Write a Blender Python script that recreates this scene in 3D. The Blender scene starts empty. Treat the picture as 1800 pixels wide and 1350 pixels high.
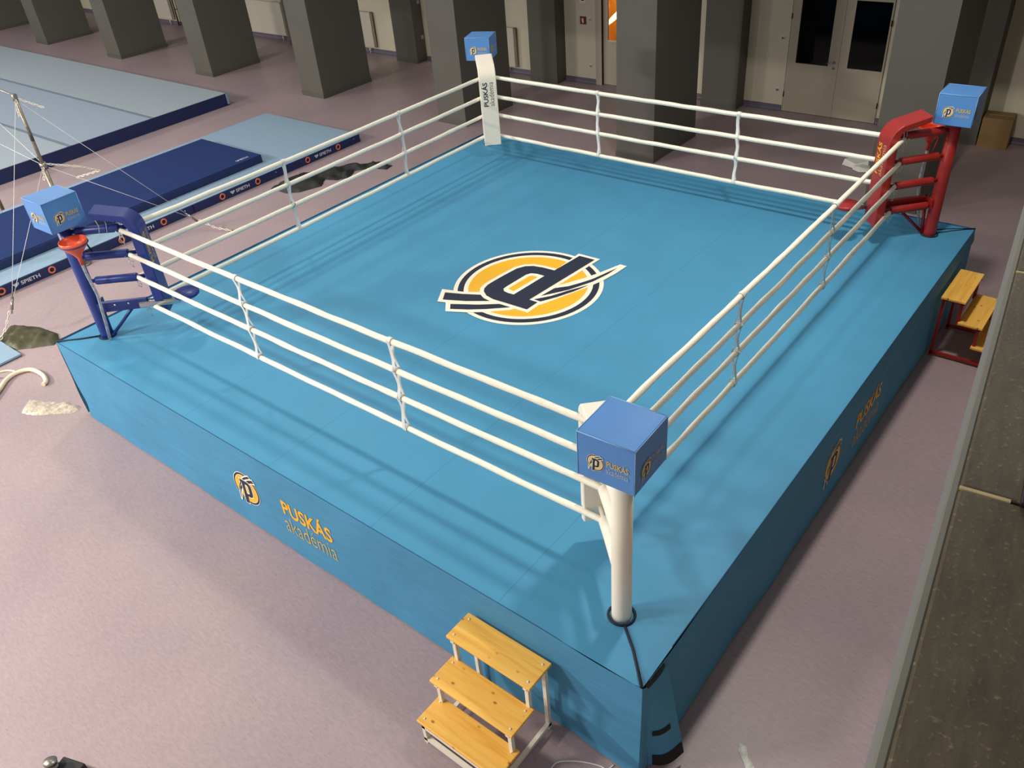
import bpy, bmesh, math, random
from mathutils import Vector, Matrix, noise
from mathutils.geometry import delaunay_2d_cdt
random.seed(4)
S = bpy.context.scene
COL = S.collection
PI = math.pi

# ---------------------------------------------------------------- camera, light, exposure
cam = bpy.data.cameras.new('camera'); cam.sensor_width = 36; cam.lens = 36 * 1452.45 / 1800
cam.clip_start = 0.05; cam.clip_end = 200
co = bpy.data.objects.new('camera', cam); COL.objects.link(co)
_r = Vector((0.78225228, 0.61847579, -0.07462624)); _d = Vector((0.31447198, -0.49544774, -0.80971532)); _f = Vector((-0.53776272, 0.60993380, -0.58205846))
mw = Matrix((_r, -_d, -_f)).transposed().to_4x4(); mw.translation = (5.49809827, -6.70548454, 5.82445962)
co.matrix_world = mw
S.camera = co

w = bpy.data.worlds.new('hall_ambient'); S.world = w; w.use_nodes = True
bg = w.node_tree.nodes['Background']; bg.inputs[0].default_value = (0.94, 0.97, 1.0, 1); bg.inputs[1].default_value = 0.26

def area_light(loc, power, size=0.6, col=(1, 0.93, 0.83)):
    l = bpy.data.lights.new('ceiling_lamp', 'AREA'); l.shape = 'DISK'; l.size = size; l.energy = power; l.color = col
    o = bpy.data.objects.new('ceiling_lamp', l); COL.objects.link(o); o.location = loc
    return o
LAMPS = [(-5.8, 0.4, 7.6, 100, 0.6), (3.0, 0.7, 7.6, 165, 0.6), (-12, -13, 7.6, 2300, 1.8), (-2.5, -10, 7.6, 480, 1.5),
         (-24, -10, 7.6, 1400, 1.8), (-14, 0.4, 7.6, 60, 0.6), (-22, 0.4, 7.6, 60, 0.6)]
for x, y, z, p, sz in LAMPS: area_light((x, y, z), p, sz)

S.view_settings.view_transform = 'Standard'; S.view_settings.look = 'None'
S.view_settings.gamma = 1; S.view_settings.use_curve_mapping = False
S.view_settings.exposure = 0.66

# ---------------------------------------------------------------- materials
def lin(c):
    return tuple(((v / 255) / 12.92 if v / 255 <= 0.04045 else ((v / 255 + 0.055) / 1.055) ** 2.4) for v in c[:3]) + (1,)
class NT:
    def __init__(s, name, rough=0.5, metal=0.0, spec=0.5):
        s.m = bpy.data.materials.new(name); s.m.use_nodes = True; s.n = s.m.node_tree.nodes; s.l = s.m.node_tree.links
        s.b = s.n['Principled BSDF']; s.b.inputs['Roughness'].default_value = rough; s.b.inputs['Metallic'].default_value = metal
        s.b.inputs['Specular IOR Level'].default_value = spec; s.tc = s.n.new('ShaderNodeTexCoord')
    def map(s, scale=(1, 1, 1), rot=(0, 0, 0)):
        k = s.n.new('ShaderNodeMapping'); k.inputs['Scale'].default_value = scale; k.inputs['Rotation'].default_value = rot
        s.l.new(s.tc.outputs['Object'], k.inputs['Vector']); return k.outputs[0]
    def noise(s, vec, scale, detail=4, rough=0.55):
        k = s.n.new('ShaderNodeTexNoise'); k.inputs['Scale'].default_value = scale; k.inputs['Detail'].default_value = detail
        k.inputs['Roughness'].default_value = rough; s.l.new(vec, k.inputs['Vector']); return k.outputs['Fac']
    def ramp(s, fac, stops):
        k = s.n.new('ShaderNodeValToRGB'); e = k.color_ramp.elements
        while len(e) < len(stops): e.new(0.5)
        for i, (p, c) in enumerate(stops): e[i].position = p; e[i].color = c
        s.l.new(fac, k.inputs[0]); return k.outputs[0]
    def mix(s, fac, a, b, mode='MIX'):
        k = s.n.new('ShaderNodeMix'); k.data_type = 'RGBA'; k.blend_type = mode
        for sock, v in ((k.inputs[0], fac), (k.inputs[6], a), (k.inputs[7], b)):
            if hasattr(v, 'is_output'): s.l.new(v, sock)
            else: sock.default_value = v
        return k.outputs[2]
    def col(s, o):
        if hasattr(o, 'is_output'): s.l.new(o, s.b.inputs['Base Color'])
        else: s.b.inputs['Base Color'].default_value = o
    def bump(s, h, strength=0.2, dist=0.01):
        k = s.n.new('ShaderNodeBump'); k.inputs['Strength'].default_value = strength; k.inputs['Distance'].default_value = dist
        s.l.new(h, k.inputs['Height']); s.l.new(k.outputs[0], s.b.inputs['Normal'])
def simple(name, c, rough=0.5, metal=0.0, var=0.06, scale=6, bump=0.0, spec=0.5, bscale=40):
    t = NT(name, rough, metal, spec); c = lin(c)
    f = t.noise(t.map(), scale)
    t.col(t.ramp(f, [(0.3, tuple(v * (1 - var) for v in c[:3]) + (1,)), (0.7, tuple(min(1, v * (1 + var)) for v in c[:3]) + (1,))]))
    if bump: t.bump(t.noise(t.map(), bscale, 3), bump)
    return t.m

def mat_floor():
    t = NT('lilac_linoleum', 0.42, 0, 0.4)
    a = t.noise(t.map((1.0, 3.0, 1), (0, 0, 0.5)), 12, 6, 0.75); b = t.noise(t.map(), 0.7, 3)
    c1 = t.ramp(a, [(0.3, lin((160, 143, 147))), (0.5, lin((169, 151, 153))), (0.68, lin((177, 159, 159)))])
    c2 = t.ramp(b, [(0.3, lin((240, 238, 246))), (0.7, lin((255, 252, 250)))])
    fine = t.noise(t.map((1, 5, 1), (0, 0, 0.5)), 22, 3)
    c3 = t.ramp(fine, [(0.25, lin((222, 218, 226))), (0.42, lin((255, 255, 255)))])
    t.col(t.mix(1.0, t.mix(1.0, c1, c2, 'MULTIPLY'), c3, 'MULTIPLY')); t.bump(a, 0.03, 0.004)
    return t.m
def mat_canvas():
    t = NT('blue_ring_canvas', 0.55, 0, 0.3)
    base = lin((74, 146, 184)); n = t.noise(t.map(), 1.6, 5)
    c = t.ramp(n, [(0.3, tuple(v * 0.95 for v in base[:3]) + (1,)), (0.7, tuple(v * 1.04 for v in base[:3]) + (1,))])
    sep = t.n.new('ShaderNodeSeparateXYZ'); t.l.new(t.tc.outputs['Object'], sep.inputs[0])
    m1 = t.n.new('ShaderNodeMath'); m1.operation = 'ADD'; m1.inputs[1].default_value = 0.66; t.l.new(sep.outputs['X'], m1.inputs[0])
    pm = t.n.new('ShaderNodeMath'); pm.operation = 'PINGPONG'; pm.inputs[1].default_value = 0.67; t.l.new(m1.outputs[0], pm.inputs[0])
    # stitched seams every 1.34 m
    lt = t.n.new('ShaderNodeMath'); lt.operation = 'GREATER_THAN'; lt.inputs[1].default_value = 0.6665; t.l.new(pm.outputs[0], lt.inputs[0])
    t.col(t.mix(lt.outputs[0], c, lin((60, 131, 168))))
    b = t.noise(t.map((1, 0.5, 1), (0, 0, 0.35)), 1.4, 3); t.bump(b, 0.22, 0.05)
    return t.m
def mat_skirt():
    t = NT('blue_skirt_cloth', 0.7, 0, 0.15)
    base = lin((79, 143, 182)); n = t.noise(t.map(), 2.2, 5)
    t.col(t.ramp(n, [(0.3, tuple(v * 0.94 for v in base[:3]) + (1,)), (0.7, tuple(v * 1.05 for v in base[:3]) + (1,))]))
    b = t.noise(t.map((0.5, 0.5, 2.2), (0.25, 0.2, 0)), 2.4, 4); t.bump(b, 0.35, 0.05)
    return t.m
def mat_wood():
    t = NT('varnished_pine', 0.38, 0, 0.4)
    v = t.map((1.6, 26, 26)); g = t.noise(v, 1.0, 5, 0.6)
    c = t.ramp(g, [(0.25, lin((234, 166, 68))), (0.5, lin((252, 194, 90))), (0.75, lin((255, 206, 108)))])
    vo = t.n.new('ShaderNodeTexVoronoi'); vo.inputs['Scale'].default_value = 10; t.l.new(t.map((0.75, 1.15, 0.3)), vo.inputs['Vector'])
    k = t.ramp(vo.outputs['Distance'], [(0.04, (1, 1, 1, 1)), (0.17, (0, 0, 0, 1))])
    wh = t.n.new('ShaderNodeTexWhiteNoise'); t.l.new(vo.outputs['Color'], wh.inputs['Vector'])
    gt = t.n.new('ShaderNodeMath'); gt.operation = 'GREATER_THAN'; gt.inputs[1].default_value = 0.5; t.l.new(wh.outputs['Value'], gt.inputs[0])
    mu = t.n.new('ShaderNodeMath'); mu.operation = 'MULTIPLY'; t.l.new(k, mu.inputs[0]); t.l.new(gt.outputs[0], mu.inputs[1])
    t.col(t.mix(mu.outputs[0], c, lin((158, 96, 36)))); return t.m
def mat_stone():
    t = NT('dark_granite_coping', 0.62, 0, 0.4)
    a = t.noise(t.map((14, 3, 8), (0, 0, 0.2)), 3.0, 6, 0.7); b = t.noise(t.map(), 120, 2); d = t.noise(t.map((1, 0.35, 1)), 5, 5)
    c = t.ramp(a, [(0.3, lin((88, 77, 60))), (0.6, lin((106, 94, 74))), (0.8, lin((138, 124, 98)))])
    sp = t.ramp(b, [(0.60, (1, 1, 1, 1)), (0.74, (2.2, 2.1, 1.9, 1))])
    dd = t.ramp(d, [(0.35, lin((225, 225, 225))), (0.7, lin((255, 255, 250)))])
    t.col(t.mix(1, t.mix(1, c, sp, 'MULTIPLY'), dd, 'MULTIPLY')); t.bump(b, 0.25, 0.002); return t.m
def mat_glass(name, tint=(0.6, 0.62, 0.62), transp=0.75):
    t = NT(name, 0.05); n, l = t.n, t.l
    tr = n.new('ShaderNodeBsdfTransparent'); tr.inputs[0].default_value = tint + (1,)
    gl = n.new('ShaderNodeBsdfGlossy'); gl.inputs['Roughness'].default_value = 0.04
    mx = n.new('ShaderNodeMixShader'); fr = n.new('ShaderNodeFresnel'); fr.inputs[0].default_value = 1.45
    l.new(fr.outputs[0], mx.inputs[0]); l.new(tr.outputs[0], mx.inputs[1]); l.new(gl.outputs[0], mx.inputs[2])
    l.new(mx.outputs[0], n['Material Output'].inputs[0]); return t.m
def mat_film(name, c, alpha, rough=0.25):
    t = NT(name, rough); t.col(lin(c)); f = t.noise(t.map(), 22, 4)
    r = t.ramp(f, [(0.35, (alpha - 0.2,) * 3 + (1,)), (0.65, (min(1, alpha + 0.25),) * 3 + (1,))]); t.l.new(r, t.b.inputs['Alpha'])
    t.bump(t.noise(t.map(), 9, 3), 0.25, 0.02); return t.m

M = dict(
    floor=mat_floor(), canvas=mat_canvas(), skirt=mat_skirt(), wood=mat_wood(), stone=mat_stone(),
    wall=simple('cream_wall_paint', (212, 205, 182), 0.7, var=0.03, scale=1.2),
    column=simple('charcoal_column_paint', (95, 93, 86), 0.7, var=0.04, scale=1.5),
    colbase=simple('charcoal_column_skirting', (88, 86, 80), 0.6, var=0.03),
    base=simple('violet_coved_skirting', (108, 100, 118), 0.5, var=0.04),
    slab=simple('grey_gallery_plaster', (120, 118, 114), 0.8, var=0.03),
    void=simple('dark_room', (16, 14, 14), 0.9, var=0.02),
    door=simple('grey_laminate_door', (182, 172, 153), 0.5, var=0.03, scale=2.5),
    glass=mat_glass('door_glass', (0.45, 0.45, 0.46)),
    orange=simple('orange_painted_wall', (255, 178, 70), 0.7, var=0.02),
    chrome=simple('chrome', (200, 200, 198), 0.22, 1.0, var=0.03),
    steel=simple('brushed_steel', (165, 160, 148), 0.35, 0.9, var=0.08, scale=14),
    grey_steel=simple('painted_steel_tube', (150, 142, 126), 0.4, 0.5, var=0.1, scale=12),
    white_vinyl=simple('white_vinyl', (250, 242, 224), 0.42, var=0.02, bump=0.06, bscale=9),
    rope=simple('cream_rope_cover', (252, 246, 226), 0.5, var=0.04, scale=18, bump=0.18, bscale=26),
    strap=simple('white_webbing', (230, 230, 226), 0.5, var=0.04, bump=0.12),
    string=simple('white_string', (232, 228, 216), 0.6, var=0.04),
    blue_vinyl=simple('navy_blue_vinyl', (38, 58, 132), 0.38, var=0.05, bump=0.05, bscale=10),
    blue_paint=simple('blue_enamel', (34, 50, 118), 0.35, var=0.04),
    red_vinyl=simple('red_vinyl', (158, 38, 36), 0.38, var=0.05, bump=0.05, bscale=10),
    red_paint=simple('red_enamel', (152, 36, 32), 0.35, var=0.05),
    white_paint=simple('white_enamel', (240, 233, 216), 0.4, var=0.03),
    cube=simple('sky_blue_vinyl', (84, 142, 208), 0.42, var=0.04, scale=4, bump=0.08, bscale=7),
    cube_seam=simple('sky_blue_piping', (132, 178, 226), 0.4, var=0.02),
    funnel=simple('orange_plastic', (240, 98, 60), 0.35, var=0.04),
    red_funnel=simple('red_orange_plastic', (222, 62, 34), 0.35, var=0.04),
    dark=simple('black_rubber', (20, 20, 22), 0.6, var=0.05),
    black=simple('black_velcro', (16, 16, 20), 0.85, var=0.05),
    scale=simple('worn_scale_marking', (96, 90, 80), 0.5, var=0.5, scale=60), piping=simple('deep_blue_piping', (18, 62, 98), 0.7, var=0.04), cord=simple('dark_navy_cord', (14, 22, 40), 0.7, var=0.04),
    hose=mat_film('clear_hose', (190, 195, 200), 0.55, 0.15),
    navy=simple('print_navy', (28, 36, 58), 0.6, var=0.02), cream=simple('print_cream', (250, 244, 222), 0.6, var=0.02),
    yellow=simple('print_yellow', (246, 184, 36), 0.6, var=0.02), print_gold=simple('print_gold', (214, 182, 104), 0.6, var=0.04),
    print_pale=simple('print_pale_gold', (226, 204, 140), 0.6, var=0.03), print_grey=simple('print_pale_grey', (176, 186, 196), 0.6, var=0.04), print_dark=simple('print_slate', (52, 54, 62), 0.6, var=0.03),
    print_white=simple('print_white', (214, 216, 222), 0.6, var=0.03),
    carpet=simple('pale_blue_carpet', (156, 168, 178), 0.85, var=0.04, scale=30, bump=0.1, bscale=120),
    carpet2=simple('blue_grey_carpet', (146, 161, 178), 0.85, var=0.04, scale=30, bump=0.1, bscale=120),
    carpet_seam=simple('grey_carpet_seam', (112, 126, 142), 0.85, var=0.03),
    mat_top=simple('pale_blue_mat_cloth', (138, 164, 186), 0.8, var=0.04, scale=20, bump=0.08, bscale=100),
    mat_side=simple('navy_mat_vinyl', (26, 40, 88), 0.5, var=0.05),
    navy_mat=simple('royal_navy_mat_cloth', (32, 52, 102), 0.9, var=0.05, spec=0.2, scale=14, bump=0.08, bscale=90),
    vent=simple('orange_vent_ring', (226, 122, 98), 0.6, var=0.03),
    carton=simple('cardboard', (142, 114, 74), 0.85, var=0.06, scale=3),
    radiator=simple('cream_radiator_enamel', (206, 200, 186), 0.5, var=0.02),
    dgarment=simple('black_nylon', (40, 40, 38), 0.42, var=0.12, scale=5, bump=0.3, bscale=9),
    olive=simple('olive_nylon', (68, 66, 40), 0.5, var=0.12, scale=5, bump=0.3, bscale=12),
    film=mat_film('clear_plastic_film', (240, 226, 200), 0.5), foam=simple('cream_foam', (240, 228, 196), 0.6, var=0.03),
    white=simple('white_plastic', (226, 224, 216), 0.5, var=0.03), sign_red=simple('sign_dark_red', (110, 24, 18), 0.5, var=0.03),
    grout=simple('cream_grout', (206, 184, 138), 0.8, var=0.08, scale=20), edge=simple('grey_metal_edging', (128, 124, 112), 0.5, 0.0, var=0.06, scale=9),
)

# ---------------------------------------------------------------- mesh helpers
class B:
    def __init__(s): s.bm = bmesh.new(); s.mi = 0
    def _f(s, vs, smooth=False):
        try:
            f = s.bm.faces.new(vs); f.material_index = s.mi; f.smooth = smooth; return f
        except ValueError: return None
    def box(s, lo, hi, mtx=None):
        x0, y0, z0 = lo; x1, y1, z1 = hi
        v = [s.bm.verts.new(mtx @ Vector(p) if mtx else p) for p in ((x0, y0, z0), (x1, y0, z0), (x1, y1, z0), (x0, y1, z0), (x0, y0, z1), (x1, y0, z1), (x1, y1, z1), (x0, y1, z1))]
        for q in ((3, 2, 1, 0), (4, 5, 6, 7), (0, 1, 5, 4), (1, 2, 6, 5), (2, 3, 7, 6), (3, 0, 4, 7)): s._f([v[i] for i in q])
        return s
    def rbox(s, lo, hi, r=0.01, seg=2):
        b2 = bmesh.new(); x0, y0, z0 = lo; x1, y1, z1 = hi
        bmesh.ops.create_cube(b2, size=1)
        for v in b2.verts: v.co = Vector(((x0 + x1) / 2 + v.co.x * (x1 - x0), (y0 + y1) / 2 + v.co.y * (y1 - y0), (z0 + z1) / 2 + v.co.z * (z1 - z0)))
        bmesh.ops.bevel(b2, geom=list(b2.edges), offset=r, segments=seg, affect='EDGES', profile=0.5)
        mp = {v: s.bm.verts.new(v.co) for v in b2.verts}
        for f in b2.faces: s._f([mp[v] for v in f.verts], False)
        b2.free(); return s
    def tube(s, pts, r, n=12, closed=False, cap=True, rf=None):
        P = [Vector(p) for p in pts]; rings = []; N = len(P); up = None
        for i, p in enumerate(P):
            if closed: t = (P[(i + 1) % N] - P[i - 1]).normalized()
            else: t = (P[min(i + 1, N - 1)] - P[max(i - 1, 0)]).normalized()
            if up is None: up = t.orthogonal().normalized()
            a = (up - t * up.dot(t)); a = a.normalized() if a.length > 1e-6 else t.orthogonal().normalized(); up = a; b = t.cross(a)
            rad = (rf(i, N) if rf else (r[i] if isinstance(r, (list, tuple)) else r))
            rings.append([s.bm.verts.new(p + (a * math.cos(2 * PI * k / n) + b * math.sin(2 * PI * k / n)) * rad) for k in range(n)])
        for i in range(N if closed else N - 1):
            A, C = rings[i], rings[(i + 1) % N]
            for k in range(n): s._f([A[k], A[(k + 1) % n], C[(k + 1) % n], C[k]], True)
        if cap and not closed: s._f(rings[0][::-1]); s._f(rings[-1])
        return s
    def cyl(s, a, b, r, n=16, r2=None): return s.tube([a, b], [r, r if r2 is None else r2], n)
    def lathe(s, prof, n=28, c=(0, 0, 0), mtx=None, cap=True):
        rings = []
        for r, z in prof:
            ring = []
            for k in range(n):
                p = Vector((c[0] + r * math.cos(2 * PI * k / n), c[1] + r * math.sin(2 * PI * k / n), c[2] + z))
                ring.append(s.bm.verts.new(mtx @ p if mtx else p))
            rings.append(ring)
        for i in range(len(rings) - 1):
            for k in range(n): s._f([rings[i][k], rings[i][(k + 1) % n], rings[i + 1][(k + 1) % n], rings[i + 1][k]], True)
        if cap and prof[0][0] > 1e-4: s._f(rings[0][::-1])
        if cap and prof[-1][0] > 1e-4: s._f(rings[-1])
        return s
    def grid(s, fn, nu, nv, smooth=True):
        V = [[s.bm.verts.new(fn(i / nu, j / nv)) for j in range(nv + 1)] for i in range(nu + 1)]
        for i in range(nu):
            for j in range(nv): s._f([V[i][j], V[i + 1][j], V[i + 1][j + 1], V[i][j + 1]], smooth)
        return s
    def poly(s, pts): s._f([s.bm.verts.new(p) for p in pts]); return s
    def mesh(s, name, mats):
        me = bpy.data.meshes.new(name); s.bm.normal_update(); s.bm.to_mesh(me); s.bm.free()
        for m in (mats if isinstance(mats, (list, tuple)) else [mats]): me.materials.append(m)
        return me
    def obj(s, name, mats, parent=None): return link(name, s.mesh(name, mats), parent)
def link(name, me, parent=None):
    o = bpy.data.objects.new(name, me); COL.objects.link(o)
    if parent: o.parent = parent
    return o
def tag(o, label=None, cat=None, group=None, kind=None):
    if label: o['label'] = label
    if cat: o['category'] = cat
    if group: o['group'] = group
    if kind: o['kind'] = kind
    return o
def empty(name, loc=(0, 0, 0), rz=0):
    o = bpy.data.objects.new(name, None); COL.objects.link(o); o.location = loc; o.rotation_euler.z = rz; o.empty_display_size = 0.1
    return o
def weld(b, d=1e-4): bmesh.ops.remove_doubles(b.bm, verts=list(b.bm.verts), dist=d); return b
def recenter(o):
    """put a one-mesh thing's origin at its base centre"""
    vs = o.data.vertices; xs = [v.co.x for v in vs]; ys = [v.co.y for v in vs]; z = min(v.co.z for v in vs)
    c = Vector(((min(xs) + max(xs)) / 2, (min(ys) + max(ys)) / 2, z)); o.data.transform(Matrix.Translation(-c)); o.location = c
    return o

# ---------------------------------------------------------------- flat prints: emblem and lettering
EMB = {
 'stemP': [(-0.120,-1.027),(-0.367,-1.035),(-0.251,0.306),(-0.383,0.304),(-0.374,0.517),(-0.102,0.526),(0.165,0.538),(0.298,0.510),(0.399,0.443),(0.446,0.379),(0.469,0.281),(0.465,0.173),(0.445,-0.058),(0.415,-0.283),(0.356,-0.394),(0.262,-0.460),(0.122,-0.490),(-0.067,-0.502)],
 'counter': [(0.164,0.304),(0.214,0.260),(0.221,0.201),(0.192,-0.207),(0.160,-0.272),(0.082,-0.302),(-0.042,-0.305),(0.004,0.305),(0.088,0.312)],
 'counterY': [(0.163,0.218),(0.133,-0.183),(0.107,-0.229),(0.015,-0.234),(0.059,0.241)],
 'bar1': [(0.836,0.729),(0.735,0.887),(0.444,0.759),(0.175,0.597),(0.292,0.578),(0.382,0.532),(0.608,0.641)],
 'bar2': [(0.568,0.922),(0.486,1.019),(0.274,0.908),(0.084,0.779),(-0.157,0.582),(0.014,0.588),(0.248,0.750)],
 'sw1': [(-0.323,0.147),(-0.356,-0.108),(-0.486,-0.248),(-0.569,-0.401),(-0.646,-0.566),(-0.701,-0.769),(-0.761,-0.997),(-0.747,-0.784),(-0.686,-0.507),(-0.540,-0.171),(-0.449,-0.033)],
 'sw2': [(-0.298,0.267),(-0.403,0.268),(-0.519,0.065),(-0.620,-0.164),(-0.696,-0.409),(-0.553,-0.153),(-0.437,0.082)],
 'barsC': [(0.934,0.680),(0.765,0.959),(0.653,0.920),(0.504,1.092),(0.236,0.964),(0.039,0.834),(-0.191,0.637),(-0.224,0.583),(0.184,0.514),(0.452,0.486),(0.651,0.593)],
 'swC': [(-0.342,-0.181),(-0.427,-0.332),(-0.533,-0.537),(-0.628,-0.765),(-0.741,-1.104),(-0.844,-1.105),(-0.828,-0.863),(-0.786,-0.611),(-0.708,-0.336),(-0.542,0.097),(-0.452,0.332),(-0.400,0.339),(-0.265,0.287)],
 'stemC': [(-0.07,-0.56),(-0.068,-1.083),(-0.420,-1.092),(-0.318,0.262),(-0.440,0.255),(-0.430,0.572),(-0.102,0.585),(0.165,0.597),(0.325,0.565),(0.447,0.478),(0.503,0.394),(0.528,0.285),(0.524,0.165),(0.504,-0.068),(0.472,-0.305),(0.402,-0.436),(0.285,-0.514),(0.130,-0.548)],
}
def fill_poly(b, pts, z, mi):
    """a flat polygon, triangulated, at height z of the print's own plane"""
    n = len(pts)
    vs, _, fs, *_ = delaunay_2d_cdt([Vector(p[:2]) for p in pts], [(i, (i + 1) % n) for i in range(n)], [list(range(n))], 1, 1e-6)
    bv = [b.bm.verts.new((v.x, v.y, z)) for v in vs]
    for f in fs:
        fc = b.bm.faces.new([bv[i] for i in f]); fc.material_index = mi
        fc.normal_update()
        if fc.normal.z < 0: fc.normal_flip()
def circ(r, n=72): return [(r * math.cos(2 * PI * k / n), r * math.sin(2 * PI * k / n)) for k in range(n)]
def emblem_mesh(eps, pale, small=False):
    b = B(); L = 0; r1, r2, r3 = (0.965, 0.85, 0.82) if small else (0.943, 0.862, 0.80)
    for pts, mi in ((circ(1), 0), (EMB['barsC'], 0), (circ(r1), 1), (circ(r2), 0), (circ(r3), 2), (EMB['barsC'], 0), (EMB['swC'], 0), (EMB['stemC'], 0),
                    (EMB['bar1'], 1), (EMB['bar2'], 1), (EMB['sw1'], 1), (EMB['sw2'], 1), (EMB['stemP'], 1), (EMB['counter'], 0), (EMB['counterY'], 2)):
        L += 1; fill_poly(b, pts, L * eps, mi)
    return b.mesh('emblem', [M['cream'], M['navy'], M['yellow']] if not pale else [M['cream'], M['navy'], M['print_pale']])
EMBLEM = {}
def emblem(parent, radius, mtx, label=None, eps=0.00025):
    k = round(eps / radius, 6)
    if k not in EMBLEM: EMBLEM[k] = emblem_mesh(k, radius < 0.1, radius < 0.5)
    o = link('emblem', EMBLEM[k], parent); o.matrix_local = mtx @ Matrix.Diagonal((radius, radius, radius, 1))
    if label: o['label'] = label
    return o
def text_mesh(s, off):
    c = bpy.data.curves.new('lettering', 'FONT'); c.body = s; c.size = 1; c.offset = off; c.resolution_u = 3; c.fill_mode = 'FRONT'
    o = bpy.data.objects.new('lettering', c); COL.objects.link(o)
    dg = bpy.context.evaluated_depsgraph_get(); me = bpy.data.meshes.new_from_object(o.evaluated_get(dg))
    bpy.data.objects.remove(o); bpy.data.curves.remove(c)
    xs = [v.co.x for v in me.vertices]; ys = [v.co.y for v in me.vertices]
    me.transform(Matrix.Diagonal((1 / (max(xs) - min(xs)), 1 / (max(ys) - min(ys)), 1, 1)) @ Matrix.Translation((-min(xs), -min(ys), 0)))
    return me
TXT = {}
def lettering(parent, s, mat, mtx, wdt, hgt, off=0.0, label=None):
    """lettering fitted into a wdt x hgt box whose lower left corner is mtx's origin"""
    key = (s, off, mat.name)
    if key not in TXT:
        me = text_mesh(s, off); me.materials.clear(); me.materials.append(mat); TXT[key] = me
    o = link('lettering', TXT[key], parent); o.matrix_local = mtx @ Matrix.Diagonal((wdt, hgt, 1, 1))
    if label: o['label'] = label
    return o
def frame(org, ex, ey):
    ex = Vector(ex).normalized(); ey = Vector(ey).normalized(); ez = ex.cross(ey)
    m = Matrix((ex, ey, ez)).transposed().to_4x4(); m.translation = org; return m

# ================================================================ SETTING
HC = 1.06            # canvas height
def struct(o, name=None): o['kind'] = 'structure'; return o
b = B().box((-40, -16, -0.2), (9, 12, 0)); struct(b.obj('floor', M['floor']))
# back wall with its two door openings
b = B()
WY0, WY1 = 10.1, 10.35
for x0, x1, z0, z1 in ((-40, -5.6, 0, 4), (-4.6, -1.17, 0, 4), (0.74, 9, 0, 4), (-5.6, -4.6, 2.15, 4), (-1.17, 0.74, 2.32, 4)): b.box((x0, WY0, z0), (x1, WY1, z1))
struct(b.obj('wall_back', M['wall']))
struct(B().box((8.5, -16, 0), (8.75, 10.1, 8.5)).obj('wall_right', M['wall']))  # unseen wall, raised above the gallery to block ambient light from the right
b = B().box((-40, 6.1, 3.75), (9, 10.4, 4.1)); struct(b.obj('ceiling', M['slab']))
for i, (x0, x1) in enumerate(((-40, -5.76), (-4.5, -1.18), (0.75, 8.5))):
    bb = B(); bb.box((x0, 10.075, 0), (x1, 10.1, 0.11)); bb.grid(lambda u, v, x0=x0, x1=x1: Vector((x0 + (x1 - x0) * u, 10.075 - 0.04 * (1 - math.sin(v * PI / 2)), 0.04 * (1 - math.cos(v * PI / 2)) + 0.001)), 1, 4)
    struct(bb.obj('baseboard_back' if i == 0 else 'baseboard_back.%03d' % i, M['base']))

# columns: a free row in front and shallow piers on the wall behind
ORD = ['eighth', 'seventh', 'sixth', 'fifth', 'fourth', 'third', 'second', 'first']
FRONTX = [-30.9, -26.28, -21.55, -16.75, -12.1, -7.44, -2.82, 1.85]
DESC = ['dark grey square column farthest left, beyond the big pale blue floor mat',
        'dark grey square column second from the left edge, beyond the big pale blue mat',
        'dark grey square column third from left, between two cream wall radiators',
        'dark grey square column nearest the right corner of the big pale blue mat',
        'dark grey square column left of the far white corner post, radiator beside it',
        'dark grey square column right behind the far white corner post and its blue cube',
        'dark grey square column seen through the far ropes beside the orange-lit door',
        'dark grey square column behind the red corner post, covering the double door edge']
for x, d in zip(FRONTX, DESC):
    wx = 0.80
    e = empty('column', (x + wx / 2, 7.15, 0)); tag(e, d, 'column', 'free-standing columns under the gallery')
    B().box((-wx / 2, -0.8, 0.0), (wx / 2, 0.8, 3.75)).obj('shaft', M['column'], e)
    B().rbox((-wx / 2 - 0.014, -0.814, 0), (wx / 2 + 0.014, 0.814, 0.105), 0.006).obj('skirting', M['colbase'], e)
PIER = ['dark wall pier behind the farthest left column', 'dark wall pier behind the second column from left', 'dark wall pier behind the third column from left',
        'dark wall pier behind the column by the big mat corner, next to a radiator', 'dark wall pier with two sockets, left of the far white corner post',
        'dark wall pier right of the far blue cube, between radiator and fire sign', 'dark wall pier left of the grey double door, seen over the far ropes', 'dark wall pier behind the column by the red corner']
for i, (x, d) in enumerate(zip(FRONTX, PIER)):
    e = empty('wall_pier', (x + 0.4, 9.92, 0)); tag(e, d, 'column', 'piers on the back wall')
    B().box((-0.4, -0.2, 0), (0.4, 0.175, 3.75)).obj('shaft', M['column'], e)
    B().rbox((-0.41, -0.21, 0), (0.41, 0.15, 0.105), 0.006).obj('skirting', M['colbase'], e)

# door 1: narrow-windowed door with an orange corridor behind it
d1 = struct(empty('door_1', (-5.1, 10.1, 0)))
b = B(); b.box((-0.66, -0.03, 0), (-0.5, 0.2, 2.2)).box((0.5, -0.03, 0), (0.62, 0.2, 2.2)).box((-0.5, -0.03, 2.15), (0.5, 0.2, 2.25)); b.obj('door_frame', M['door'], d1)
b = B()
for lo, hi in (((-0.5, 0.05, 0.01), (-0.37, 0.10, 2.15)), ((-0.02, 0.05, 0.01), (0.5, 0.10, 2.15)), ((-0.37, 0.05, 0.01), (-0.02, 0.10, 1.0)), ((-0.37, 0.05, 1.95), (-0.02, 0.10, 2.15))): b.box(lo, hi)
leaf = b.obj('door_leaf', M['door'], d1)
B().box((-0.37, 0.07, 1.0), (-0.02, 0.08, 1.95)).obj('pane', mat_glass('clear_door_glass', (0.97, 0.97, 0.95)), leaf)
B().box((-0.375, 0.047, 0.985), (-0.015, 0.053, 1.0)).obj('glazing_bead', M['white'], leaf)
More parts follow.
